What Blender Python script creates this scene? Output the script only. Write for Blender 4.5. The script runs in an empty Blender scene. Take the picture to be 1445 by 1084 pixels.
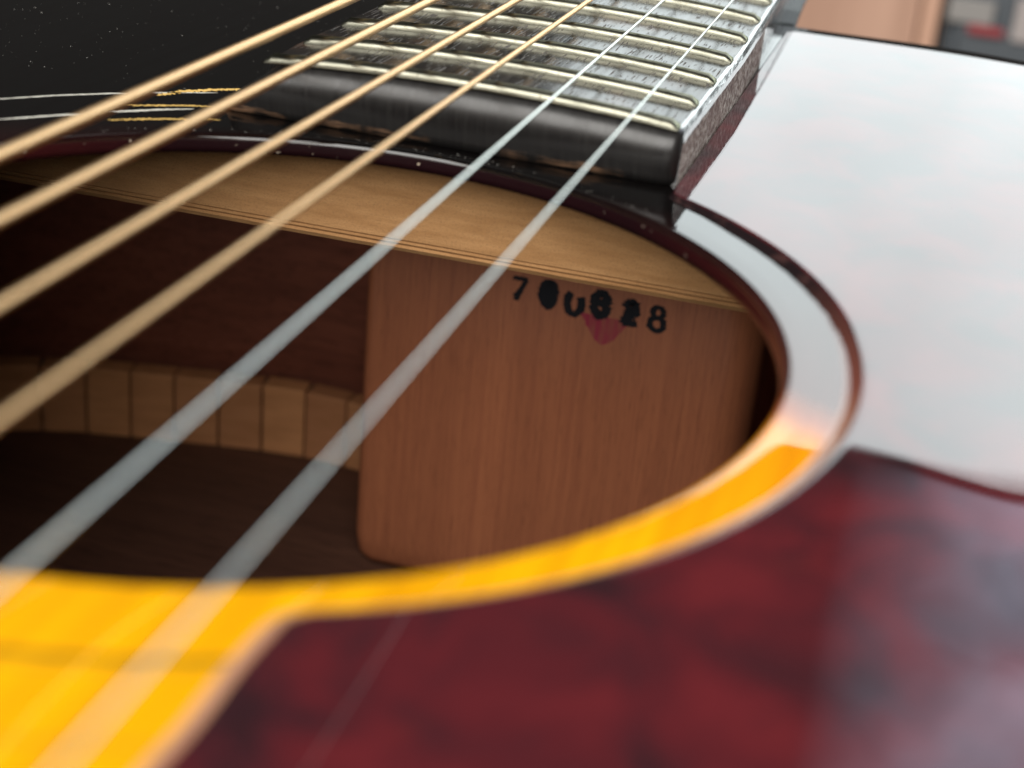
import bpy, bmesh, math, random
from mathutils import Vector, Matrix, noise
random.seed(7)
MM = 0.001
sc = bpy.context.scene
col = sc.collection

# ------------------------------------------------------------------ camera
W, H = 1445.0, 1084.0
cam_d = bpy.data.cameras.new("camera"); cam = bpy.data.objects.new("camera", cam_d); col.objects.link(cam)
CX, CY, CZ, RX, RZ, RY, F = 60.66759, -125.75299, 55.96475, 1.1374, 0.24754, 0.09811, 2252.29
M = Matrix.Rotation(RZ, 3, 'Z') @ Matrix.Rotation(RX, 3, 'X') @ Matrix.Rotation(RY, 3, 'Z')
cam.matrix_world = Matrix.Translation((CX*MM, CY*MM, CZ*MM)) @ M.to_4x4()
cam_d.sensor_width = 36; cam_d.sensor_fit = 'HORIZONTAL'
cam_d.lens = F / W * 36
cam_d.shift_x = -28.226 / W; cam_d.shift_y = 10.839 / W
cam_d.clip_start = 0.002; cam_d.clip_end = 50
cam_d.dof.use_dof = True
cam_d.dof.focus_distance = 0.220
cam_d.dof.aperture_fstop = 20
sc.camera = cam

# ------------------------------------------------------------------ light
sc.view_settings.view_transform = 'Standard'; sc.view_settings.look = 'None'
sc.view_settings.exposure = 0; sc.view_settings.gamma = 1
world = bpy.data.worlds.new("World"); sc.world = world; world.use_nodes = True
bgn = world.node_tree.nodes['Background']; bgn.inputs[0].default_value = (1.0, 0.96, 0.90, 1); bgn.inputs[1].default_value = 0.042

def area(name, loc, target, sx, sy, L, color):
    d = bpy.data.lights.new(name, 'AREA'); d.shape = 'RECTANGLE'; d.size = sx; d.size_y = sy
    d.energy = L * math.pi * sx * sy; d.color = color
    o = bpy.data.objects.new(name, d); col.objects.link(o); o.location = loc
    o.rotation_euler = (Vector(target) - Vector(loc)).to_track_quat('-Z', 'Y').to_euler()
    return o
# big daylight window ahead of the guitar (what the lacquer mirrors)
wl = area('window_light', (0.62, 1.5, 0.395), (0.62, 0, 0.395), 1.90, 0.63, 3.9, (0.90, 0.99, 1.0))
# the lower part of the window looks at the ground outside, the upper part at the cloudy sky
wl.data.use_nodes = True; wt = wl.data.node_tree; wn = wt.nodes
we = [x for x in wn if x.type == 'EMISSION'][0]
wg = wn.new('ShaderNodeNewGeometry'); wsx = wn.new('ShaderNodeSeparateXYZ'); wt.links.new(wg.outputs['Position'], wsx.inputs[0])
wm = wn.new('ShaderNodeMapRange'); wt.links.new(wsx.outputs[2], wm.inputs[0])
for i_, v_ in enumerate((0.20, 0.72, 0.62, 1.0)): wm.inputs[i_+1].default_value = v_
wno = wn.new('ShaderNodeTexNoise'); wt.links.new(wg.outputs['Position'], wno.inputs['Vector']); wno.inputs['Scale'].default_value = 3.0; wno.inputs['Detail'].default_value = 2
wr = wn.new('ShaderNodeMapRange'); wt.links.new(wno.outputs[0], wr.inputs[0])
for i_, v_ in enumerate((0.3, 0.7, 0.88, 1.1)): wr.inputs[i_+1].default_value = v_
wmu = wn.new('ShaderNodeMath'); wmu.operation = 'MULTIPLY'; wt.links.new(wm.outputs[0], wmu.inputs[0]); wt.links.new(wr.outputs[0], wmu.inputs[1])
wx2 = wn.new('ShaderNodeMapRange'); wt.links.new(wsx.outputs[0], wx2.inputs[0])
for i_, v_ in enumerate((0.05, 0.9, 1.0, 1.9)): wx2.inputs[i_+1].default_value = v_
wm3 = wn.new('ShaderNodeMath'); wm3.operation = 'MULTIPLY'; wt.links.new(wmu.outputs[0], wm3.inputs[0]); wt.links.new(wx2.outputs[0], wm3.inputs[1])
wt.links.new(wm3.outputs[0], we.inputs['Strength'])
# added dim lamp, up to the right, for the haze mirrored in the pickguard
ul = area('haze_fill_light', (0.56, 1.5, 1.10), (0.56, 0, 1.10), 1.15, 0.74, 2.5, (0.76, 0.80, 1.0))
ul.data.use_nodes = True; ut = ul.data.node_tree; ue = [x for x in ut.nodes if x.type == 'EMISSION'][0]
ug = ut.nodes.new('ShaderNodeNewGeometry'); un = ut.nodes.new('ShaderNodeTexNoise'); ut.links.new(ug.outputs['Position'], un.inputs['Vector'])
un.inputs['Scale'].default_value = 5.0; un.inputs['Detail'].default_value = 4
us = ut.nodes.new('ShaderNodeSeparateXYZ'); ut.links.new(ug.outputs['Position'], us.inputs[0])
um = ut.nodes.new('ShaderNodeMapRange'); ut.links.new(us.outputs[0], um.inputs[0])
for i_, v_ in enumerate((0.02, 0.20, 0.0, 1.0)): um.inputs[i_+1].default_value = v_
ur = ut.nodes.new('ShaderNodeMapRange'); ut.links.new(un.outputs[0], ur.inputs[0])
for i_, v_ in enumerate((0.35, 0.65, 0.55, 1.25)): ur.inputs[i_+1].default_value = v_
ux = ut.nodes.new('ShaderNodeMath'); ux.operation = 'MULTIPLY'; ut.links.new(um.outputs[0], ux.inputs[0]); ut.links.new(ur.outputs[0], ux.inputs[1])
ut.links.new(ux.outputs[0], ue.inputs['Strength'])
# added lamp high ahead, above the lacquer's reflections, to brighten the string tops
area('string_fill_light', (0.20, 1.5, 1.95), (0.20, 0, 1.2), 1.5, 0.85, 3.0, (0.97, 1.0, 0.98))
# daylight from behind and above the photographer
area('daylight_behind', (-0.06, -1.25, 0.85), (0, 0, 0), 1.6, 1.1, 10.5, (1.0, 0.97, 0.92))

# ------------------------------------------------------------------ helpers
def link(name, me, parent=None, mats=(), smooth=False):
    o = bpy.data.objects.new(name, me); col.objects.link(o)
    if parent: o.parent = parent
    for m in mats: me.materials.append(m)
    if smooth:
        for p in me.polygons: p.use_smooth = True
    return o
def mesh(name, verts, faces, parent=None, mats=(), smooth=False, scale=MM, mi=None, recalc=True, cleft=False):
    me = bpy.data.meshes.new(name)
    me.from_pydata([(v[0]*scale, v[1]*scale, v[2]*scale) for v in verts], [], faces)
    if mi:
        for p, k in zip(me.polygons, mi): p.material_index = k
    if recalc:
        bm = bmesh.new(); bm.from_mesh(me); bmesh.ops.recalc_face_normals(bm, faces=bm.faces); bm.to_mesh(me); bm.free()
    me.update()
    return link(name, me, parent, mats, smooth)
def box(name, x0, x1, y0, y1, z0, z1, parent, mats, bev=0.0, seg=2):
    bm = bmesh.new()
    bmesh.ops.create_cube(bm, size=1)
    for v in bm.verts:
        v.co = Vector(((x0+x1)/2 + v.co.x*(x1-x0), (y0+y1)/2 + v.co.y*(y1-y0), (z0+z1)/2 + v.co.z*(z1-z0))) * MM
    if bev: bmesh.ops.bevel(bm, geom=bm.edges[:], offset=bev*MM, segments=seg, affect='EDGES', profile=0.5)
    me = bpy.data.meshes.new(name); bm.to_mesh(me); bm.free()
    return link(name, me, parent, mats)
def catmull(pts, n):
    out = []
    m = len(pts)
    for i in range(m):
        p0, p1, p2, p3 = [Vector(pts[(i+k) % m]) for k in (-1, 0, 1, 2)]
        for j in range(n):
            t = j/n
            out.append(0.5*((2*p1)+(-p0+p2)*t+(2*p0-5*p1+4*p2-p3)*t*t+(-p0+3*p1-3*p2+p3)*t**3))
    return out
def offset(poly, d):
    """offset a CCW closed polygon outwards by d (number or list)"""
    n = len(poly); out = []
    for i in range(n):
        a, b, c = Vector(poly[i-1][:2]), Vector(poly[i][:2]), Vector(poly[(i+1) % n][:2])
        t = (b-a).normalized() + (c-b).normalized()
        if t.length < 1e-6: t = c-b
        t.normalize(); nn = Vector((t.y, -t.x))
        dd = d[i] if isinstance(d, (list, tuple)) else d
        out.append(b + nn*dd)
    return out

# ------------------------------------------------------------------ materials
class Mat:
    def __init__(self, name, color=(0.5, 0.5, 0.5), rough=0.5, metal=0.0, spec=0.5, coat=0.0, coat_rough=0.03):
        self.m = bpy.data.materials.new(name); self.m.use_nodes = True
        self.t = self.m.node_tree; self.n = self.t.nodes; self.b = self.n['Principled BSDF']
        self.set('Base Color', (*color, 1)); self.set('Roughness', rough); self.set('Metallic', metal)
        self.set('Specular IOR Level', spec); self.set('Coat Weight', coat); self.set('Coat Roughness', coat_rough)
        self.co = self.n.new('ShaderNodeTexCoord').outputs['Object']
    def set(self, k, v): self.b.inputs[k].default_value = v
    def link(self, a, b): self.t.links.new(a, b)
    def inp(self, sock, v):
        if hasattr(v, 'links'): self.link(v, sock)
        else: sock.default_value = v
    def mapping(self, scale=(1, 1, 1), rot=(0, 0, 0), loc=(0, 0, 0), src=None):
        q = self.n.new('ShaderNodeMapping'); self.link(src or self.co, q.inputs[0])
        q.inputs['Scale'].default_value = scale; q.inputs['Rotation'].default_value = rot; q.inputs['Location'].default_value = loc
        return q.outputs[0]
    def noise(self, vec, scale, detail=4, rough=0.55, dist=0.0, color=False):
        q = self.n.new('ShaderNodeTexNoise'); self.link(vec, q.inputs['Vector'])
        q.inputs['Scale'].default_value = scale; q.inputs['Detail'].default_value = detail
        q.inputs['Roughness'].default_value = rough; q.inputs['Distortion'].default_value = dist
        return q.outputs[1 if color else 0]
    def voro(self, vec, scale, feature='F1', rnd=1.0):
        q = self.n.new('ShaderNodeTexVoronoi'); q.feature = feature; self.link(vec, q.inputs['Vector'])
        q.inputs['Scale'].default_value = scale; q.inputs['Randomness'].default_value = rnd
        return q
    def ramp(self, fac, stops, interp='LINEAR'):
        q = self.n.new('ShaderNodeValToRGB'); self.link(fac, q.inputs[0]); r = q.color_ramp; r.interpolation = interp
        while len(r.elements) < len(stops): r.elements.new(0.5)
        for e, (p, c) in zip(r.elements, stops):
            e.position = p; e.color = (*c, 1) if isinstance(c, (tuple, list)) else (c, c, c, 1)
        return q.outputs[0]
    def mix(self, fac, a, b, mode='MIX'):
        q = self.n.new('ShaderNodeMix'); q.data_type = 'RGBA'; q.blend_type = mode
        self.inp(q.inputs[0], fac)
        for s, v in ((q.inputs[6], a), (q.inputs[7], b)):
            if isinstance(v, (tuple, list)): v = (*v, 1) if len(v) == 3 else v
            self.inp(s, v)
        return q.outputs[2]
    def math(self, op, a, b=0.0, c=0.0):
        q = self.n.new('ShaderNodeMath'); q.operation = op
        self.inp(q.inputs[0], a); self.inp(q.inputs[1], b); self.inp(q.inputs[2], c)
        return q.outputs[0]
    def sep(self, vec=None):
        q = self.n.new('ShaderNodeSeparateXYZ'); self.link(vec or self.co, q.inputs[0]); return q.outputs
    def maprange(self, v, a, b, c=0.0, d=1.0):
        q = self.n.new('ShaderNodeMapRange'); self.link(v, q.inputs[0])
        for i, x in enumerate((a, b, c, d)): q.inputs[i+1].default_value = x
        return q.outputs[0]
    def color(self, s): self.link(s, self.b.inputs['Base Color'])
    def bump(self, h, strength=0.2, dist=0.0001, coat=False, both=False):
        q = self.n.new('ShaderNodeBump'); self.link(h, q.inputs['Height'])
        q.inputs['Strength'].default_value = strength; q.inputs['Distance'].default_value = dist
        if not coat or both: self.link(q.outputs[0], self.b.inputs['Normal'])
        if coat or both: self.link(q.outputs[0], self.b.inputs['Coat Normal'])

# sunburst lacquered top: yellow in the middle of the body, through orange and cherry to black
burst = Mat('sunburst_lacquer', rough=0.45, spec=0.0, coat=1.0, coat_rough=0.015)
p = burst.mapping(scale=(1, 0.80, 0), loc=(0, 0.104, 0))
ln = burst.n.new('ShaderNodeVectorMath'); ln.operation = 'LENGTH'; burst.link(p, ln.inputs[0])
wob = burst.noise(burst.co, 18, 2)
rr = burst.math('ADD', ln.outputs['Value'], burst.maprange(wob, 0, 1, -0.006, 0.006))
base = burst.ramp(burst.maprange(rr, 0.0, 0.16), [(0.0, (0.95, 0.46, 0.004)), (0.56, (0.93, 0.44, 0.001)), (0.70, (0.90, 0.33, 0.003)), (0.718, (0.36, 0.08, 0.008)),
                  (0.738, (0.07, 0.014, 0.010)), (0.84, (0.016, 0.004, 0.004)), (0.90, (0.0035, 0.003, 0.003))])
grain = burst.noise(burst.mapping(scale=(650, 9, 650)), 1.0, 3, 0.6)
base = burst.mix(burst.maprange(grain, 0.35, 0.75, 0, 0.4), base, (0.30, 0.10, 0.002), 'MULTIPLY')
# dark purfling rings of the rosette, buried under the black part of the burst
sx_, sy_, sz_ = burst.sep()
show = burst.maprange(sy_, 0.02, -0.01, 0, 1)
rad = burst.math('SQRT', burst.math('ADD', burst.math('MULTIPLY', sx_, sx_), burst.math('MULTIPLY', sy_, sy_)))
def ring(r, w):
    d = burst.math('ABSOLUTE', burst.math('SUBTRACT', rad, r))
    return burst.math('MULTIPLY', burst.maprange(d, w*0.4, w, 1, 0), show)
base = burst.mix(burst.math('MULTIPLY', ring(0.0592, 0.00045), 0.85), base, (0.10, 0.085, 0.01))
base = burst.mix(burst.math('MULTIPLY', ring(0.0603, 0.0003), 0.35), base, (0.30, 0.22, 0.02))
base = burst.mix(burst.math('MULTIPLY', ring(0.0672, 0.0005), 0.45), base, (0.45, 0.25, 0.01))
burst.color(base)
hh = burst.noise(burst.co, 45, 2)
h2 = burst.noise(burst.mapping(scale=(1500, 40, 1)), 1.0, 2)
burst.bump(burst.math('ADD', hh, burst.math('MULTIPLY', h2, 0.02)), 0.12, 0.0006, both=True)

wall_mat = Mat('cherry_edge_lacquer', (0.10, 0.010, 0.006), rough=0.25, spec=0.5, coat=1.0, coat_rough=0.08)
wx, wy, wz = wall_mat.sep()
wc = wall_mat.ramp(wall_mat.maprange(wy, -0.03, 0.052), [(0.0, (0.45, 0.16, 0.01)), (0.35, (0.26, 0.05, 0.01)), (0.58, (0.055, 0.008, 0.008)), (0.88, (0.010, 0.003, 0.004))])
chip = wall_mat.noise(wall_mat.co, 900, 3)
wall_mat.color(wall_mat.mix(wall_mat.maprange(chip, 0.70, 0.74), wc, (0.42, 0.34, 0.26)))
wall_mat.bump(wall_mat.noise(wall_mat.co, 1200, 3), 0.25, 0.0001)

tort = Mat('tortoise_celluloid', rough=0.3, spec=0.0, coat=1.0, coat_rough=0.02)
v = tort.mapping(scale=(1, 0.8, 1), rot=(0, 0, 0.5))
n1 = tort.noise(v, 95, 3, 0.55, 0.7)
n2 = tort.noise(v, 210, 3, 0.6, 0.4)
c = tort.ramp(n1, [(0.34, (0.028, 0.010, 0.013)), (0.45, (0.054, 0.011, 0.015)), (0.55, (0.080, 0.011, 0.015)), (0.66, (0.110, 0.013, 0.017))])
c = tort.mix(tort.maprange(n2, 0.60, 0.80, 0, 0.5), c, (0.13, 0.015, 0.016))
c = tort.mix(tort.maprange(n2, 0.40, 0.25, 0, 0.35), c, (0.012, 0.008, 0.012))
tort.color(c)
g1 = tort.noise(tort.co, 34, 2)
tort.bump(g1, 0.12, 0.0006, both=True)
# clear lacquer fillet along the pickguard: the top's own colour shows through it
fil = Mat('lacquer_fillet', rough=0.3, spec=0.0, coat=1.0, coat_rough=0.03)
fx, fy, fz = fil.sep()
fc = fil.ramp(fil.maprange(fy, -0.02, 0.03), [(0.0, (0.62, 0.33, 0.20)), (0.5, (0.16, 0.05, 0.035)), (1.0, (0.012, 0.007, 0.008))])
fil.color(fil.mix(fil.maprange(fil.noise(fil.co, 300, 3), 0.55, 0.75, 0, 0.4), fc, (0.12, 0.05, 0.045)))
fil.bump(fil.noise(fil.co, 90, 2), 0.12, 0.0006, both=True)

spruce = Mat('raw_spruce_brace', rough=0.85, spec=0.15)
q = spruce.noise(spruce.mapping(scale=(120, 120, 900)), 1.0, 4)
q2 = spruce.noise(spruce.mapping(scale=(1.0, 1.0, 1.6)), 3600, 3)
c = spruce.mix(spruce.maprange(q, 0.3, 0.7, 0, 1), (0.32, 0.175, 0.075), (0.24, 0.122, 0.048))
c = spruce.mix(spruce.maprange(q2, 0.50, 0.70, 0, 0.55), c, (0.16, 0.085, 0.04))
c = spruce.mix(spruce.maprange(spruce.noise(spruce.mapping(scale=(14, 14, 30)), 1.0, 3), 0.45, 0.75, 0, 0.45), c, (0.25, 0.145, 0.07))
spruce.color(c); spruce.bump(spruce.math('ADD', q2, q), 0.5, 0.00015)

def mahogany(name, light, dark, axis='z', rough=0.6, pore=0.7, band=0.6):
    m = Mat(name, rough=rough, spec=0.3)
    s = {'z': (1500, 1500, 30), 'x': (22, 500, 700)}[axis]
    g = m.noise(m.mapping(scale=s), 1.0, 5, 0.65)
    b = m.noise(m.mapping(scale={'z': (90, 90, 5), 'x': (5, 60, 90)}[axis]), 1.0, 3, dist=0.6)
    pores = m.noise(m.mapping(scale={'z': (4200, 4200, 260), 'x': (160, 2200, 2200)}[axis]), 1.0, 2)
    c = m.mix(m.maprange(g, 0.3, 0.7), light, dark)
    c = m.mix(m.maprange(b, 0.35, 0.75, 0, band), c, tuple(0.55*x for x in dark))
    c = m.mix(m.maprange(pores, 0.55, 0.72, 0, pore), c, tuple(0.3*x for x in dark))
    m.color(c); m.bump(m.math('ADD', g, pores), 0.5, 0.00012)
    return m
block_mat = mahogany('mahogany_end_grain', (0.36, 0.125, 0.055), (0.265, 0.086, 0.040), pore=0.35, band=0.3)
side_mat = mahogany('mahogany_side', (0.36, 0.120, 0.072), (0.22, 0.072, 0.046), 'x')
back_mat = mahogany('mahogany_back', (0.125, 0.055, 0.034), (0.08, 0.034, 0.022), 'x')

lin = Mat('kerfed_lining_wood', rough=0.7, spec=0.3)
oi = lin.n.new('ShaderNodeObjectInfo')
c = lin.mix(oi.outputs['Random'], (0.60, 0.275, 0.115), (0.44, 0.19, 0.085))
c = lin.mix(lin.maprange(lin.noise(lin.mapping(scale=(90, 90, 400)), 1.0, 4), 0.4, 0.75, 0, 0.5), c, (0.30, 0.12, 0.04))
lin.color(c); lin.bump(lin.noise(lin.co, 800, 3), 0.4, 0.0002)
glue = Mat('dark_glue_line', (0.07, 0.06, 0.045), rough=0.6)

ebony = Mat('worn_rosewood_board', rough=0.30, spec=0.27)
st = ebony.noise(ebony.mapping(scale=(3600, 240, 1)), 1.0, 1, 0.4)
pore = ebony.maprange(st, 0.60, 0.66, 0, 1)
cells = ebony.maprange(ebony.noise(ebony.mapping(scale=(260, 120, 1)), 1.0, 2), 0.40, 0.52)
pore = ebony.math('MULTIPLY', pore, cells)
gg = ebony.noise(ebony.mapping(scale=(1400, 50, 50)), 1.0, 4)
c = ebony.mix(ebony.maprange(gg, 0.3, 0.75), (0.010, 0.009, 0.009), (0.040, 0.032, 0.028))
wear = ebony.maprange(ebony.noise(ebony.mapping(scale=(70, 55, 1)), 1.0, 3), 0.56, 0.72, 0, 0.55)
c = ebony.mix(wear, c, (0.15, 0.085, 0.055))
c = ebony.mix(ebony.math('MULTIPLY', pore, 0.9), c, (0.13, 0.12, 0.11))
ebony.color(c)
ebony.link(ebony.math('ADD', ebony.maprange(gg, 0.3, 0.7, 0.13, 0.23), ebony.math('MULTIPLY', pore, 0.5)), ebony.b.inputs['Roughness'])
ebony.bump(ebony.math('SUBTRACT', ebony.math('MULTIPLY', gg, 0.25), ebony.math('MULTIPLY', pore, 1.0)), 0.55, 0.00012)

bend = Mat('black_lacquered_board_end', (0.012, 0.011, 0.011), rough=0.42, spec=0.5)
gg = bend.noise(bend.mapping(scale=(2200, 60, 120)), 1.0, 4)
c = bend.mix(bend.maprange(gg, 0.35, 0.8), (0.009, 0.008, 0.008), (0.015, 0.014, 0.013))
ex, ey, ez = bend.sep()
edge_n = bend.noise(bend.mapping(scale=(140, 1, 900)), 1.0, 4, 0.7)
lowz = bend.math('ADD', ez, bend.maprange(edge_n, 0.3, 0.7, -0.0006, 0.0006))
band = bend.math('MULTIPLY', bend.maprange(lowz, 0.00115, 0.0006, 0, 1), bend.maprange(lowz, 0.0001, 0.0004, 0, 1))
band = bend.math('MULTIPLY', band, bend.maprange(bend.noise(bend.mapping(scale=(90, 1, 1)), 1.0, 4), 0.46, 0.62))
c = bend.mix(bend.math('MULTIPLY', band, 0.8), c, (0.30, 0.17, 0.10))
bend.color(c)
bend.link(bend.maprange(gg, 0.3, 0.7, 0.34, 0.43), bend.b.inputs['Roughness'])
bend.bump(gg, 0.06, 0.0001)

bside = Mat('dusty_board_side', rough=0.75, spec=0.4)
n = bside.noise(bside.co, 1100, 4, 0.7); n3 = bside.noise(bside.co, 260, 3)
c = bside.ramp(n, [(0.36, (0.07, 0.035, 0.03)), (0.46, (0.24, 0.16, 0.135)), (0.55, (0.50, 0.42, 0.37)), (0.66, (0.80, 0.74, 0.68))])
c = bside.mix(bside.maprange(n3, 0.50, 0.70, 0, 0.6), c, (0.16, 0.075, 0.065))
bside.color(c); bside.bump(n, 0.8, 0.0003)
bedge = Mat('glossy_board_edge', (0.03, 0.03, 0.03), rough=0.22, spec=0.6, coat=1.0, coat_rough=0.12)
bedge.bump(bedge.noise(bedge.mapping(scale=(500, 120, 500)), 1.0, 3), 0.5, 0.0003, both=True)

nickel = Mat('nickel_silver_fret', (0.19, 0.19, 0.155), rough=0.3, metal=1.0)
nickel.set('Specular Tint', (0.62, 0.62, 0.52, 1))
nn = nickel.noise(nickel.mapping(scale=(300, 2500, 2500)), 1.0, 3)
nickel.link(nickel.maprange(nn, 0.3, 0.7, 0.26, 0.42), nickel.b.inputs['Roughness'])
nickel.color(nickel.mix(nickel.maprange(nickel.noise(nickel.co, 1300, 4), 0.58, 0.72, 0, 0.7), (0.19, 0.188, 0.15), (0.08, 0.07, 0.05)))
nickel.bump(nn, 0.15, 0.0001)

def wound(name, c, pitch, rough):
    m = Mat(name, c, rough=rough, metal=1.0)
    wv = m.n.new('ShaderNodeTexWave'); wv.bands_direction = 'Y'; wv.wave_profile = 'SIN'
    m.link(m.mapping(scale=(1, 1, 1)), wv.inputs['Vector']); wv.inputs['Scale'].default_value = 0.314 / pitch * 1.0
    m.color(m.mix(m.maprange(wv.outputs['Fac'], 0, 0.35, 0.35, 0), c, (0.35, 0.13, 0.05)))
    m.bump(wv.outputs['Fac'], 0.45, 0.00010)
    return m
bronze = wound('bronze_winding', (1.0, 0.65, 0.33), 0.00026, 0.34)
steel = Mat('plain_steel', (0.48, 0.50, 0.465), rough=0.22, metal=1.0)
steel.bump(steel.noise(steel.mapping(scale=(2000, 200, 2000)), 1.0, 2), 0.1, 0.0001)

gloss_black = Mat('black_lacquer', (0.006, 0.008, 0.008), rough=0.3, spec=0.5, coat=1.0, coat_rough=0.04)
gloss_black.bump(gloss_black.noise(gloss_black.co, 60, 3), 0.2, 0.0005, both=True)
ink = Mat('black_stamp_ink', (0.008, 0.009, 0.012), rough=0.7, spec=0.2)
redink = Mat('magenta_stamp_ink', (0.20, 0.018, 0.045), rough=0.7, spec=0.2)
redink.color(redink.mix(redink.maprange(redink.noise(redink.mapping(scale=(900, 900, 150)), 1.0, 4), 0.35, 0.7), (0.26, 0.016, 0.050), (0.24, 0.075, 0.050)))
cream = Mat('cream_glint_and_saddle', (0.70, 0.68, 0.60), rough=0.5, spec=0.4)  # colour of the painted reflection streaks, and of the saddle
gold = Mat('yellow_worn_purfling', (0.78, 0.50, 0.14), rough=0.55, spec=0.3)
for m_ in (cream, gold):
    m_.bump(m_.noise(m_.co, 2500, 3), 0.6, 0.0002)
dustm = Mat('pale_dust', (0.40, 0.39, 0.36), rough=0.9, spec=0.1)

# ------------------------------------------------------------------ guitar
guitar = bpy.data.objects.new('acoustic_guitar', None); col.objects.link(guitar)
guitar['label'] = 'sunburst acoustic guitar with round sound hole, red tortoise pickguard and six strings'
guitar['category'] = 'guitar'

half = [(0, 160.2), (30, 160.2), (50, 161.3), (60, 161.4), (72, 159.4), (90, 155), (110, 149.5), (130, 139), (143, 120), (148, 98), (146, 68), (138, 35), (131, 5),
        (129, -25), (135, -60), (150, -100), (172, -150), (190, -200), (198, -250), (194, -300), (172, -342), (130, -366), (70, -376), (0, -378)]
ctrl = half + [(-x, y) for x, y in reversed(half[1:-1])]
outl = catmull(ctrl, 8)[::-1]     # CCW
# resample by angle around the sound hole centre
def ray_outline(a, poly):
    d = Vector((math.cos(a), math.sin(a))); best = None
    for i in range(len(poly)):
        p_, q_ = poly[i-1], poly[i]
        e = Vector((q_[0]-p_[0], q_[1]-p_[1])); den = d.x*e.y - d.y*e.x
        if abs(den) < 1e-9: continue
        t = (p_[0]*e.y - p_[1]*e.x)/den; u = (p_[0]*d.y - p_[1]*d.x)/den
        if t > 0 and -1e-6 <= u <= 1+1e-6 and (best is None or t > best): best = t
    return best
NA = 720
R0, FIL, TH = 50.45, 0.85, 2.3
prof = [(R0, -TH), (R0, -TH*0.7), (R0, -FIL)] + [(R0+FIL-FIL*math.cos(k/7*math.pi/2), -FIL+FIL*math.sin(k/7*math.pi/2)) for k in range(1, 8)]
verts, faces, mi = [], [], []
ro = [ray_outline(2*math.pi*i/NA, outl) for i in range(NA)]
extra = 5
for i in range(NA):
    a = 2*math.pi*i/NA; ca, sa = math.cos(a), math.sin(a)
    jag = 0.06*noise.noise(Vector((ca*40, sa*40, 0))) + 0.10*max(0, noise.noise(Vector((ca*110, sa*110, 3))) - 0.3)
    ring_pts = [(r + (jag if k == 0 else 0), z) for k, (r, z) in enumerate(prof)]
    for t in (0.02, 0.25, 0.6): ring_pts.append((R0+FIL + (ro[i]-R0-FIL-0.9)*t, 0))
    ring_pts += [(ro[i]-0.9, 0), (ro[i]-0.35, -0.10), (ro[i]-0.08, -0.4), (ro[i], -0.9), (ro[i], -TH)]
    NP = len(ring_pts)
    verts += [(r*ca, r*sa, z) for r, z in ring_pts]
for i in range(NA):
    j = (i+1) % NA
    for k in range(NP):
        k2 = (k+1) % NP
        faces.append((i*NP+k, i*NP+k2, j*NP+k2, j*NP+k))
        mi.append(1 if k < 3 else 0)
top = mesh('soundboard', verts, faces, guitar, (burst.m, wall_mat.m), True, mi=mi)

# sides, back
n = len(outl)
inner = offset(outl, -2.6)
def shell(name, outer, inn, z0, z1, mats):
    v = [(*p_[:2], z) for z in (z0, z1) for p_ in outer] + [(*p_[:2], z) for z in (z0, z1) for p_ in inn]
    m = len(outer); f, k = [], []
    for i in range(m):
        j = (i+1) % m
        f += [(i, j, m+j, m+i), (2*m+i, 3*m+i, 3*m+j, 2*m+j), (i, 2*m+i, 2*m+j, j), (m+i, m+j, 3*m+j, 3*m+i)]
        k += [0, 1, 0, 0]
    return mesh(name, v, f, guitar, mats, True, mi=k, recalc=False)
ZB = -103.0
shell('side', outl, inner, ZB-3.0, -TH-0.02, (gloss_black.m, side_mat.m))
bk = offset(outl, -2.7)
vb = [(*p_[:2], ZB) for p_ in bk] + [(*p_[:2], ZB-2.9) for p_ in bk]
fb = [tuple(range(n)), tuple(range(2*n-1, n-1, -1))] + [(i, (i+1) % n, n+(i+1) % n, n+i) for i in range(n)]
mesh('back', vb, fb, guitar, (back_mat.m,))

# transverse brace under the top, just past the hole: face with a moulded lower edge
bz = lambda x: -16.35 + 0.0115*(x+10)       # lower edge height
secn = [(58.0, -2.32), (58.0, 0.0), (58.3, 0.25), (57.95, 0.5), (58.35, 0.85), (58.0, 1.1), (58.5, 1.75), (59.6, 2.05), (69, 2.05)]
verts, faces = [], []
xs = [-128 + 4*i for i in range(65)]
for x in xs:
    b = bz(x)
    for k, (yy, dz) in enumerate(secn):
        z = -TH-0.02 if k == 0 else b + 2.05 - dz
        verts.append((x, yy + 0.05*noise.noise(Vector((x*0.3, k*2.0, 0))), z + (0.07*noise.noise(Vector((x*0.25, k*1.3, 5))) if k else 0)))
    verts.append((x, 69, -TH-0.02))
m = len(secn)+1
for i in range(len(xs)-1):
    for k in range(m):
        k2 = (k+1) % m
        faces.append((i*m+k, i*m+k2, (i+1)*m+k2, (i+1)*m+k))
faces += [tuple(range(m)), tuple(reversed(range((len(xs)-1)*m, len(xs)*m)))]
mesh('transverse_brace', verts, faces, guitar, (spruce.m,))

# neck block
bx0, bx1, by = -32.4, 37.0, 117.0
pts = []
def arc(cx, cy, r, a0, a1, k=6): return [(cx+r*math.cos(math.radians(a0+(a1-a0)*i/k)), cy+r*math.sin(math.radians(a0+(a1-a0)*i/k))) for i in range(k+1)]
secb = arc(bx0+2.2, by+2.2, 2.2, 180, 270) + arc(bx1-7, by+7, 7, 270, 360, 9) + [(bx1, 158), (bx0, 158)]
verts, faces = [], []
def brow(z, ins): return [(x + (ins if x < 0 else -ins), y + (ins if y < 140 else 0), z) for x, y in secb]
rows = [brow(-TH-0.05, 0), brow(-60, 0), brow(ZB+7, 0.0), brow(ZB+3.0, 0.5), brow(ZB+1.0, 1.7), brow(ZB+0.05, 3.2)]
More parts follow.
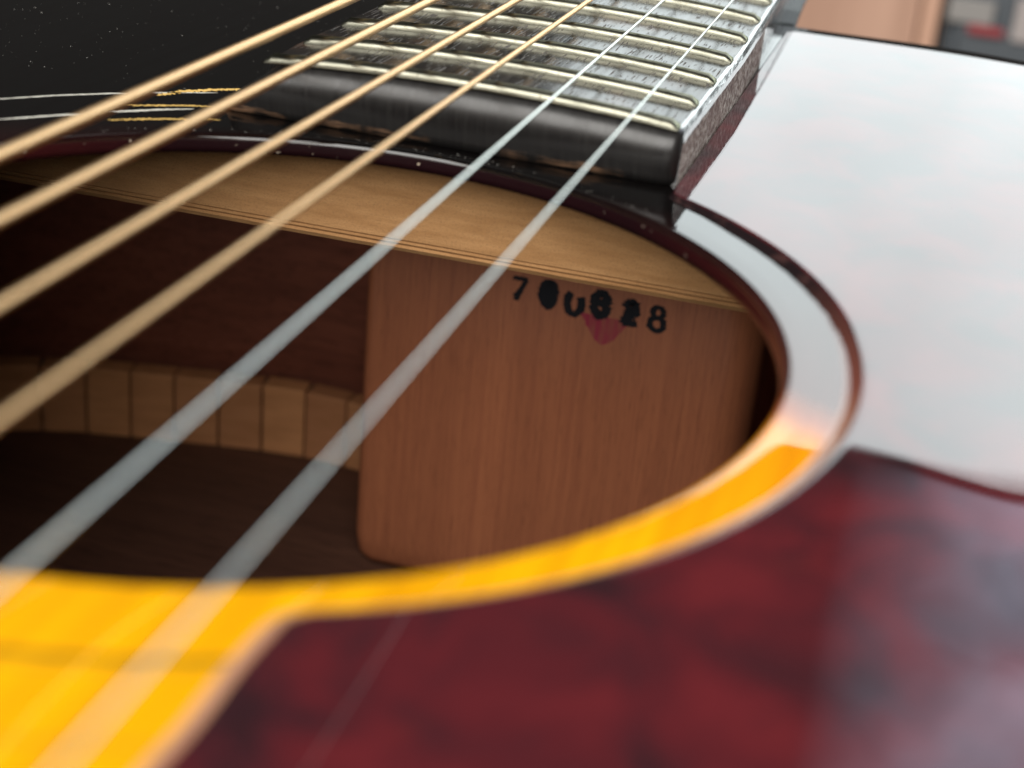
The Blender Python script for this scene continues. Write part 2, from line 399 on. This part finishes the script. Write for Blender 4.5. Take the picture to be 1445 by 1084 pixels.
# the lower-left corner is rounded as well
for r_, row in enumerate(rows): verts += row
m = len(secb)
for r_ in range(len(rows)-1):
    for k in range(m):
        k2 = (k+1) % m; faces.append((r_*m+k, r_*m+k2, (r_+1)*m+k2, (r_+1)*m+k))
faces += [tuple(range(m)), tuple(reversed(range((len(rows)-1)*m, len(rows)*m)))]
blk = mesh('neck_block', verts, faces, guitar, (block_mat.m,), False)
for p_ in blk.data.polygons: p_.use_smooth = len(p_.vertices) == 4
mod = blk.modifiers.new('n', 'WEIGHTED_NORMAL')

# stamped serial number: seven-oh-oh-eight-two-eight, with double-struck blobs
def stroke_mesh(name, strokes, cx, cz, parent, mat, y, seed, squash=1.0):
    """fat ragged brush strokes laid on the block face; strokes = lists of (u, v, width)"""
    vs, fs = [], []
    lay = 0
    for s in strokes:
        pts_ = []
        for a, b in zip(s[:-1], s[1:]):
            k = max(2, int(math.hypot(b[0]-a[0], b[1]-a[1])/0.12))
            pts_ += [tuple(a[i]+(b[i]-a[i])*t/k for i in range(3)) for t in range(k)]
        pts_.append(s[-1])
        base_ = len(vs)
        for i, (u, v_, w_) in enumerate(pts_):
            a = pts_[max(i-1, 0)]; b = pts_[min(i+1, len(pts_)-1)]
            t = Vector((b[0]-a[0], b[1]-a[1])); t.normalize(); nn_ = Vector((-t.y, t.x))
            for sg in (1, -1):
                jj = (w_*1.30+0.12)/2*(1 + 0.65*noise.noise(Vector((u*7+seed*7, v_*7, sg*3.0))))
                vs.append((cx + (u + nn_.x*jj*sg)*1.2, y - 0.02 - lay*0.006, cz + v_ + nn_.y*jj*sg + 0.10*noise.noise(Vector((u*9, seed, sg)))))
        for i in range(len(pts_)-1):
            q_ = base_+2*i; fs.append((q_, q_+1, q_+3, q_+2))
        lay += 1
    return mesh(name, vs, fs, parent, (mat,), False, recalc=False)
def ell(cx, cz, rx, rz, w, a0=0, a1=360, k=20): return [(cx+rx*math.cos(math.radians(a0+(a1-a0)*i/k)), cz+rz*math.sin(math.radians(a0+(a1-a0)*i/k)), w) for i in range(k+1)]
D = []
D.append((-4.6, -41.7, [[(-1.05, 1.95, .5), (1.1, 2.0, .5)], [(1.0, 2.0, .4), (0.3, 0.4, .5), (-0.2, -1.0, .7), (-0.35, -2.0, .5)]]))
D.append((0.5, -41.5, [ell(0, 0.1, .85, 1.9, 1.0), ell(0.05, -.5, .65, 1.6, .85), [(0, 1.5, 1.1), (0.1, 0.6, .95)], [(0.32, 1.3, .6), (.3, -1.6, .6)], [(-.28, 1.0, .5), (-.3, -2, .6)]]))
D.append((5.1, -42.2, [ell(0, 0, 1.05, 2.0, .8, 118, 400)]))
D.append((9.6, -41.7, [ell(0, 0.1, .95, 2.05, .95), [(0, 1.2, 1.5), (0, 0.1, 1.2)], [(0.1, 0.6, 1.5), (-.1, -.3, .9)], [(-.5, 2.2, .4), (.8, 2.5, .4)]]))
D.append((14.8, -42.1, [[(-.9, .9, .7), (-.5, 1.8, .8), (.3, 2.0, .9), (.8, 1.1, .9), (.4, .1, 1.1), (-.5, -1.0, 1.1), (-.95, -2.1, .8)], [(-1.0, -2.0, .8), (1.1, -1.7, .8)],
                        [(0, 1.2, 1.4), (.1, .2, 1.5), (-.2, -.8, 1.4)], [(.5, -.1, .8), (1.4, .3, .5)], [(-.3, -1.0, .9), (-.2, -1.9, .7)]]))
D.append((19.4, -42.2, [ell(0, 1.1, .78, .95, .55), ell(0, -.95, 1.0, 1.15, .62)]))
sn = bpy.data.objects.new('serial_number', None); col.objects.link(sn); sn.parent = guitar
sn.location = (7.4*MM, by*MM, -42*MM)
for i, (cx, cz, s) in enumerate(D):
    stroke_mesh('digit', s, cx-7.4, cz+42, sn, ink.m, -0.02, i+1)
# faint magenta wedge printed under the number
vs, fs = [], []
N = 40
for i in range(N+1):
    t = i/N; z = -43.6 - 5.2*t
    hw = 3.5*(1-t)**0.95 + 0.9*min(1, (1-t)*6)
    for s_ in (-1, 1):
        vs.append((10.6 + s_*(hw + 0.35*noise.noise(Vector((s_*4, t*9, 1)))), by-0.022, z))
for i in range(N): fs.append((2*i, 2*i+1, 2*i+3, 2*i+2))
mesh('red_stamp', vs, fs, guitar, (redink.m,), False, recalc=False)

# kerfed lining: small blocks along the joint of side and back
lining = offset(outl, -2.65); lin_in = offset(outl, -8.6)
seg = [(Vector(lining[i][:2]), Vector(lin_in[i][:2])) for i in range(n)]
left = [s_ for s_ in seg if s_[0].x < -30 and s_[0].y > 60]
left.sort(key=lambda s_: math.atan2(s_[0].y-40, s_[0].x))
# order from the neck block outward
kl_pts = [s_[1] for s_ in left]; ko_pts = [s_[0] for s_ in left]
def walk(pts_, step):
    out, acc = [pts_[0]], 0.0
    for a, b in zip(pts_[:-1], pts_[1:]):
        L_ = (b-a).length; t = step-acc
        while t <= L_:
            out.append(a+(b-a)*(t/L_)); t += step
        acc = (acc+L_) % step if acc+L_ >= step else acc+L_
    return out
wi = walk(kl_pts, 9.3)
vs, fs = [], []
for a, b in left:
    o_ = a*0.80 + b*0.20
    vs += [(a.x, a.y, ZB+0.02), (a.x, a.y, ZB+14.2), (o_.x, o_.y, ZB+14.2), (o_.x, o_.y, ZB+0.02)]
for i in range(len(left)-1):
    for k in range(4):
        k2 = (k+1) % 4; fs.append((4*i+k, 4*i+k2, 4*i+4+k2, 4*i+4+k))
kl = mesh('kerfed_lining', vs, fs, guitar, (glue.m,))
rng = random.Random(3)
def nearest_o(p_): return min(ko_pts, key=lambda q_: (q_-p_).length)
for a, b in zip(wi[:-1], wi[1:]):
    if a.y < 62: break
    t = (b-a).normalized(); nrm = Vector((-t.y, t.x)); mid = (a+b)/2
    if (nearest_o(mid)-mid).dot(nrm) < 0: nrm = -nrm
    w_ = (b-a).length/2 - 0.22 - rng.random()*0.06
    zt = ZB + 15.2 + rng.uniform(-.15, .15); dy = rng.uniform(-.12, .12)
    bm = bmesh.new()
    prof_ = [(0, ZB+0.05), (0, zt-.25), (0.25, zt), (4.9, zt), (4.9, ZB+0.05)]
    r1 = [bm.verts.new(Vector((*(mid - t*w_ + nrm*(d_+dy)), z))*MM) for d_, z in prof_]
    r2 = [bm.verts.new(Vector((*(mid + t*w_ + nrm*(d_+dy)), z))*MM) for d_, z in prof_]
    bm.faces.new(r1); bm.faces.new(r2[::-1])
    for k in range(5): bm.faces.new((r1[k], r2[k], r2[(k+1) % 5], r1[(k+1) % 5]))
    bmesh.ops.recalc_face_normals(bm, faces=bm.faces)
    bmesh.ops.bevel(bm, geom=bm.edges[:], offset=0.10*MM, segments=1, affect='EDGES')
    me = bpy.data.meshes.new('lining_block'); bm.to_mesh(me); bm.free()
    link('lining_block', me, kl, (lin.m,))

# pickguard with a soft lacquered step at its edge
pg, wd = [], []
def add(x, y, w_): pg.append((x, y)); wd.append(w_)
a0, a1 = -60.5, 57.6
K = 90
for i in range(1, K):
    t = i/K; a = math.radians(a0+(a1-a0)*t); r = 55.2 + 3.5*t + 0.5*math.sin(math.pi*t)
    add(r*math.cos(a), r*math.sin(a), (1.2 + 0.8*min(1, max(0, (t-0.35)/0.25))) if t < 0.90 else 2.0 - (t-0.90)/0.10*1.25)
arc_pts, arc_w = pg, wd
pg, wd = [], []
for x, y, w_ in [(31.0, 50.1, .7), (30.7, 50.7, .55), (30.6, 51.4, .45)]: add(x, y, w_)
for i in range(1, 100):
    y = 52.0 + i*1.0; add(30.55 - (y-52)*0.012, y, .45)
up, upw = pg, wd
pg, wd = [], []
for x, y in [(30.5, 152.6), (45, 153.5), (60, 153.4), (75, 151), (90, 146.5), (102, 139), (109, 125), (112, 105), (112, 80), (110, 50), (106, 20), (101, -10), (96, -40), (92, -70), (84, -95), (70, -110), (50, -116), (35, -115), (28.5, -110)]: add(x, y, 1.5)
rest, restw = pg, wd
pg, wd = [], []
for i in range(30): add(27.2 - 0.1*math.sin(i), -106 + i*1.94, 1.6)
add(27.25, -49.2, 1.5); add(27.45, -48.5, 1.5); add(27.9, -48.0, 1.5)
diag, diagw = pg, wd
# smooth the free outer side a little
rs, rw = [], []
for i in range(len(rest)-1):
    for k in range(4):
        p0, p1, p2, p3 = [Vector(rest[min(max(i+q_, 0), len(rest)-1)]) for q_ in (-1, 0, 1, 2)]
        t = k/4; rs.append(0.5*((2*p1)+(-p0+p2)*t+(2*p0-5*p1+4*p2-p3)*t*t+(-p0+3*p1-3*p2+p3)*t**3)); rw.append(1.5)
# travelling: arc (ccw about hole = hole on the left) -> up -> rest reversed sense: this is clockwise, so flip
loop = arc_pts + up + rs + diag; lw = arc_w + upw + rw + diagw
loop = [Vector(q_) for q_ in loop]
area_ = sum(loop[i-1].x*loop[i].y - loop[i].x*loop[i-1].y for i in range(len(loop)))
if area_ < 0: loop, lw = loop[::-1], lw[::-1]
ZP = 0.62
levels = [(1.0, 0.004), (0.85, 0.03), (0.68, 0.10), (0.5, 0.24), (0.32, 0.40), (0.16, 0.53), (0.0, 0.60), (-0.18, ZP), (-0.35, ZP)]
verts, faces = [], []
m = len(loop)
for f_, z in levels:
    o_ = offset(loop, [f_*w_ for w_ in lw]); verts += [(q_.x, q_.y, z) for q_ in o_]
for l_ in range(len(levels)-1):
    for i in range(m):
        j = (i+1) % m; faces.append((l_*m+i, l_*m+j, (l_+1)*m+j, (l_+1)*m+i))
bm = bmesh.new()
bv = [bm.verts.new(Vector(v_)*MM) for v_ in verts]
for q_, f_ in enumerate(faces):
    nf = bm.faces.new([bv[i] for i in f_]); nf.material_index = 1 if q_ < 5*m else 0
from mathutils.geometry import tessellate_polygon
lastl = (len(levels)-1)*m
for tri in tessellate_polygon([[Vector((verts[lastl+i][0], verts[lastl+i][1], 0)) for i in range(m)]]):
    bm.faces.new([bv[lastl+i] for i in tri])
bmesh.ops.recalc_face_normals(bm, faces=bm.faces)
me = bpy.data.meshes.new('pickguard'); bm.to_mesh(me); bm.free()
pgo = link('pickguard', me, guitar, (tort.m, fil.m), True)

# fretboard
S_ = 628.0
yf = lambda k: 54.83 + S_*(2**(-k/12) - 2**(-20/12))
ARCH = 1.15                                   # camber across the board
zb = lambda y: 6.80 + 0.0099*(min(y, 140)-54.8) - 0.006*max(0, y-140)
def cam_z(x, y):
    u = (x-(xl(y)+xr(y))/2)/((xr(y)-xl(y))/2); return ARCH*max(0.0, 1-u*u)
def xl(y): return -24.0 + 0.008*(y-55) if y < 105 else -23.6 - 0.03*(y-105)
def xr(y): return 30.3 - 0.009*(y-55) if y < 100 else 29.9 - 0.036*(y-100)
YE = 275.0
ysb = [55.2] + [60 + 5*i for i in range(44)]
fb_root = bpy.data.objects.new('fretboard', None); col.objects.link(fb_root); fb_root.parent = guitar
verts, faces = [], []
for y in ysb:
    L_, R_, z = xl(y), xr(y), zb(y)
    dq = max(0, (61-y)/6)
    verts += [(L_, y, 0.02), (L_+dq*.6, y, z-0.5-dq*1.6)]
    xa, xb = L_+0.5+dq*2.5, R_-0.9
    verts += [(xa+(xb-xa)*k/24, y, z+cam_z(xa+(xb-xa)*k/24, y)) for k in range(25)] + [(R_-0.9, y, 0.02)]
for i in range(len(ysb)-1):
    for k in range(28):
        faces.append((28*i+k, 28*i+(k+1) % 28, 28*i+28+(k+1) % 28, 28*i+28+k))
faces += [tuple(range(28)), tuple(reversed(range(28*(len(ysb)-1), 28*len(ysb))))]
mesh('board', verts, faces, fb_root, (ebony.m,))
# right edge: shiny chamfer above, dusty face below
verts, faces, mi = [], [], []
for y in [54.9 + 1.5*i for i in range(147)]:
    R_, z = xr(y), zb(y)
    jn = 0.12*noise.noise(Vector((0, y*0.35, 2)))
    verts += [(R_-0.9, y, z+0.003), (R_-0.45, y, z-0.16), (R_-0.1+jn*0.5, y, z-0.7), (R_+jn, y, z-1.5), (R_-0.12+jn, y, z-1.65), (R_-0.15, y, 0.03), (R_-0.9, y, 0.03)]
    k_ = 7
cnt = len(verts)//7
for i in range(cnt-1):
    yy = 54 + 1.5*i
    for k in range(7):
        faces.append((7*i+k, 7*i+(k+1) % 7, 7*i+7+(k+1) % 7, 7*i+7+k))
        mi.append(0 if k < 4 or yy > 124 else 1)
faces += [tuple(range(7)), tuple(reversed(range(7*(cnt-1), 7*cnt)))]; mi += [0, 0]
so = mesh('board_edge', verts, faces, fb_root, (bedge.m, bside.m), False, mi=mi)
# rounded black end of the board
profe = [(54.9, -0.02), (54.1, -0.35), (53.45, -1.1), (53.1, -1.9), (52.95, -2.7), (53.1, -3.6), (53.45, -4.6), (53.9, -5.6), (54.3, -6.55)]
verts, faces = [], []
XN = 60
for i in range(XN+1):
    u = i/XN
    for k, (yy, dz) in enumerate(profe):
        fl = (-dz/6.6)
        L_ = xl(55) + 0.5 - 6.0*fl**0.75; R_ = xr(55) - 0.05 - 0.35*fl
        x = min(L_ + (R_-L_)*u, xr(55)); x = L_ + (R_-L_)*u
        ed = min(u, 1-u)*(R_-L_)          # distance from the ends, for rounding them
        back_ = 0 if ed > 2.2 else (2.2 - math.sqrt(max(0, 2.2**2-(2.2-ed)**2)))
        back_ = back_*(1.0 if u < .5 else 0.35)
        verts.append((x, yy + back_*(0.5+fl*0.6) + 0.05*noise.noise(Vector((x*.3, k, 0))), 6.80 + dz*1.027 + cam_z(x, 55)*(1-fl) - (0 if u > .5 or ed > 5 else (1-ed/5)**2*2.2*(1-fl))))
    verts.append((xl(55)+0.2 + (xr(55)-xl(55)-0.4)*u, 58, 0.05)); verts.append((xl(55)+.2+(xr(55)-xl(55)-.4)*u, 58, 6.6))
m = len(profe)+2
for i in range(XN):
    for k in range(m): faces.append((i*m+k, i*m+(k+1) % m, (i+1)*m+(k+1) % m, (i+1)*m+k))
faces += [tuple(range(m)), tuple(reversed(range(XN*m, (XN+1)*m)))]
eo = mesh('board_end', verts, faces, fb_root, (bend.m,), True)
# frets
def fret_mesh(k):
    y0 = yf(k); L_, R_ = xl(y0)+1.1, xr(y0)-0.70; z0 = zb(y0)
    hw, hh_ = 0.98, 1.1; N = 12; verts, faces = [], []
    stations = [(L_, 0.0), (L_+0.12, 0.35), (L_+1.0, 1.0)] + [(L_+1+(R_-L_-2)*i/14, 1.0) for i in range(1, 14)] + [(R_-1.0, 1.0), (R_-0.12, 0.35), (R_, 0.0)]
    for x, cut in stations:
        u = (x-(L_+R_)/2)/((R_-L_)/2)
        for j in range(N+1):
            a = math.pi*j/N
            zz = min(hh_*math.sin(a)**0.75, hh_*(0.12+0.88*cut))
            verts.append((x, y0 - hw*math.cos(a), z0 - 0.02 + zz + cam_z(x, y0)))
    for i in range(len(stations)-1):
        for j in range(N): faces.append((i*(N+1)+j, i*(N+1)+j+1, (i+1)*(N+1)+j+1, (i+1)*(N+1)+j))
    faces += [tuple(range(N+1)), tuple(reversed(range((len(stations)-1)*(N+1), len(stations)*(N+1))))]
    o = mesh('fret', verts, faces, fb_root, (nickel.m,), True)
    for p_ in o.data.polygons:
        if len(p_.vertices) > 4: p_.use_smooth = False
    return o
for k in range(20, 9, -1): fret_mesh(k)

# neck and heel beyond the body
verts, faces = [], []
for y, zz in [(160.3, -70), (163, -64), (168, -40), (174, -22), (184, -12), (200, -9), (YE, -8)]:
    c_ = (xl(y)+xr(y))/2; w_ = (xr(y)-xl(y))/2; z1 = 0.0 if y < 165 else zb(y)-6.3
    for j in range(17):
        a = math.pi*j/16
        verts.append((c_ + (w_+1.6)*math.copysign(abs(math.cos(a))**0.7, math.cos(a)), y, z1 + (zz-z1)*math.sin(a)**1.3))
m = 17
for i in range(6):
    for j in range(m): faces.append((i*m+j, i*m+(j+1) % m, (i+1)*m+(j+1) % m, (i+1)*m+j))
faces += [tuple(range(m)), tuple(reversed(range(6*m, 7*m)))]
mesh('neck', verts, faces, guitar, (Mat('dark_neck_finish', (0.010, 0.013, 0.013), rough=0.55, spec=0.25).m,), True)

# strings
STR = [(27.46056, -.02806, .32, steel), (17.76574, -.02449, .42, steel), (7.98269, -.0218, .74, bronze), (-1.48924, -.01596, .94, bronze), (-11.20717, -.01851, 1.18, bronze), (-20.44646, -.01932, 1.42, bronze)]
zs = lambda y: 10.743 + (11.28-10.743)*(70-y)/120
LAB = ['thinnest plain steel string', 'plain steel string', 'thin bronze wound string', 'bronze wound string', 'bronze wound string', 'thickest bronze wound string']
for (x0, s_, d_, m_), lb in zip(STR, LAB):
    ya, yb = -141.0, YE
    A = Vector((x0+s_*ya, ya, zs(ya))); B = Vector((x0+s_*yb, yb, zs(yb)))
    verts, faces = [], []; NS, NR = 60, 20
    for i in range(NS+1):
        c_ = A + (B-A)*i/NS
        for j in range(NR):
            a = 2*math.pi*j/NR; verts.append((c_.x + d_/2*math.cos(a), c_.y, c_.z + d_/2*math.sin(a)))
    for i in range(NS):
        for j in range(NR): faces.append((i*NR+j, i*NR+(j+1) % NR, (i+1)*NR+(j+1) % NR, (i+1)*NR+j))
    o = mesh('string', verts, faces, guitar, (m_.m,), True); o['label'] = lb
# bridge behind the camera, holding the strings
box('bridge', -75, 82, -166, -136, 0.01, 8.0, guitar, (ebony.m,), 1.5)
box('saddle', -30, 40, -144.5, -141, 8.0, 11.6, guitar, (cream.m,), 0.4)

# rosette lines through the black lacquer (gold) and painted reflections (cream), left of board
def streak(path, w0, jagged, mat, seed, name='rosette_line_and_glint'):
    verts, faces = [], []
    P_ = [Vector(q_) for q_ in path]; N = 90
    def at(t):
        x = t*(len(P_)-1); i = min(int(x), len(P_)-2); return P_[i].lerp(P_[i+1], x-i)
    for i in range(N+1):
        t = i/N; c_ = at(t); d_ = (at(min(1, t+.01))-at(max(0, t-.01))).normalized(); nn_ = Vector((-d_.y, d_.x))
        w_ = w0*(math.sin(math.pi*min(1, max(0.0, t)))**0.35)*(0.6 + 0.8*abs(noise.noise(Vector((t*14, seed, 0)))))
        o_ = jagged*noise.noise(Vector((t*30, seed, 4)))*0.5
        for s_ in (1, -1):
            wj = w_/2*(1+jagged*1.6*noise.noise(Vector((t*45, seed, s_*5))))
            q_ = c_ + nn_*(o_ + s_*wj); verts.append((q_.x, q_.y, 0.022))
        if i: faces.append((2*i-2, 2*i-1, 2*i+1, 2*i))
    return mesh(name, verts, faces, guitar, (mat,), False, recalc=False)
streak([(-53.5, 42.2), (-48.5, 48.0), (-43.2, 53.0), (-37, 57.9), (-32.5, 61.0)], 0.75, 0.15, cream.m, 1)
streak([(-38.4, 55.2), (-36.5, 59.0), (-33.5, 62.2), (-30.6, 64.6)], 1.5, 0.9, gold.m, 2)
streak([(-39.5, 48.7), (-36, 51.2), (-33, 53.2), (-30.0, 54.8)], 0.75, 0.6, gold.m, 3)
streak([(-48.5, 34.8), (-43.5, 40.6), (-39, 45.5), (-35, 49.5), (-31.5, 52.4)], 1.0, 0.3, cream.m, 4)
streak([(-37.8, 42.0), (-34.5, 44.8), (-30.5, 47.6), (-26.5, 49.8)], 0.75, 0.7, gold.m, 5)

# dust flecks on the lacquer
verts, faces = [], []
rng = random.Random(11)
def fleck(x, y, z, s_):
    a = rng.uniform(0, math.pi); b_ = len(verts); L_ = s_*rng.choice([1, 1, 1, 2.2])
    for ca, w_ in ((0, L_), (math.pi/2, s_*.45), (math.pi, L_), (1.5*math.pi, s_*.45)):
        verts.append((x+math.cos(a+ca)*w_, y+math.sin(a+ca)*w_, z))
    verts.append((x, y, z+s_*.4))
    faces.extend([(b_, b_+1, b_+4), (b_+1, b_+2, b_+4), (b_+2, b_+3, b_+4), (b_+3, b_, b_+4)])
for _ in range(700):
    x, y = rng.uniform(-110, -22), rng.uniform(58, 158)
    if y > 120 and x > -26: continue
    fleck(x, y, 0.01, rng.choice([.025, .03, .035, .045, .06, .09]))
for _ in range(120):
    x, y = rng.uniform(-20, 26), rng.uniform(56, 150)
    fleck(x, y, zb(y)+cam_z(x, y)+0.005, rng.choice([.04, .05, .07]))
for _ in range(70):
    x, y = rng.uniform(32, 100), rng.uniform(0, 150)
    if math.hypot(x, y) > 61: fleck(x, y, ZP+0.004, rng.choice([.04, .05, .06]))
for _ in range(90):                       # crumbs on the far lip of the hole
    a = math.radians(rng.uniform(40, 140)); r = R0+rng.uniform(0.9, 2.5)
    fleck(r*math.cos(a), r*math.sin(a), 0.01, rng.choice([.05, .07, .10]))
do = mesh('dust', verts, faces, guitar, (dustm.m,), False, recalc=False); do['kind'] = 'stuff'

# ------------------------------------------------------------------ surroundings, far out of focus
tm = Mat('table_wood', (0.25, 0.15, 0.09), rough=0.5)
tm.color(tm.mix(tm.maprange(tm.noise(tm.mapping(scale=(4, 60, 60)), 1.0, 4), .3, .7), (0.30, 0.18, 0.10), (0.18, 0.10, 0.055)))
t_ = box('table', -500, 450, -520, 420, -136, -106.1, None, (tm.m,), 3)
t_['label'] = 'brown wooden tabletop carrying the guitar'; t_['category'] = 'table'
fm = Mat('floor_wood', (0.22, 0.15, 0.11), rough=0.5)
f_ = mesh('floor', [(-4000, -4000, -850), (4000, -4000, -850), (4000, 4000, -850), (-4000, 4000, -850)], [(0, 1, 2, 3)], None, (fm.m,)); f_['kind'] = 'structure'
for x in (-460, 400):
    for y in (-480, 380):
        box('leg', x, x+40, y, y+40, -849.9-0, -136, t_, (tm.m,), 2)
cm = Mat('pinkish_wood', (0.56, 0.33, 0.24), rough=0.6)
cm.color(cm.mix(cm.maprange(cm.noise(cm.mapping(scale=(50, 50, 4)), 1.0, 4), .3, .7), (0.60, 0.37, 0.27), (0.46, 0.27, 0.19)))
cb = bpy.data.objects.new('cabinet', None); col.objects.link(cb); cb.location = (-.26, .98, -.85)
cb['label'] = 'blurred pinkish brown wooden cabinet beyond the guitar, left of the dark box'; cb['category'] = 'cabinet'
def lbox(name, x0, x1, y0, y1, z0, z1, par, m_, bev=2):
    l_ = par.location/MM
    return box(name, x0-l_.x, x1-l_.x, y0-l_.y, y1-l_.y, z0-l_.z, z1-l_.z, par, (m_,), bev)
lbox('carcass', -540, 34, 905, 1100, -850, -70, cb, cm.m)
lbox('door', -530, 24, 890, 904, -820, -90, cb, cm.m)
lbox('edge_strip', 25.5, 36, 888, 904, -850, -70, cb, Mat('edge_wood', (0.62, 0.37, 0.26), rough=.5).m, 1)
db = bpy.data.objects.new('storage_box', None); col.objects.link(db); db.location = (.22, .95, -.85)
db['label'] = 'blurred dark grey box with a red patch beyond the guitar at the right'; db['category'] = 'box'
dm = Mat('dark_grey_plastic', (0.085, 0.10, 0.115), rough=0.5)
lbox('case', 40, 400, 905, 1090, -850, -70, db, dm.m, 6)
lbox('front_panel', 48, 392, 899, 905, -840, -128, db, dm.m, 3)
lbox('grey_patch', 40.5, 68, 895, 899.5, -127, -112, db, Mat('grey_print', (0.30, 0.29, 0.28), rough=.6).m, 1)
lbox('grey_patch', 80, 140, 895, 899.5, -134, -108, db, Mat('pale_print', (0.42, 0.38, 0.37), rough=.6).m, 1)
lbox('red_patch', 54, 76, 893, 896, -132.5, -127, db, Mat('red_print', (0.35, 0.05, 0.06), rough=.6).m, 2)
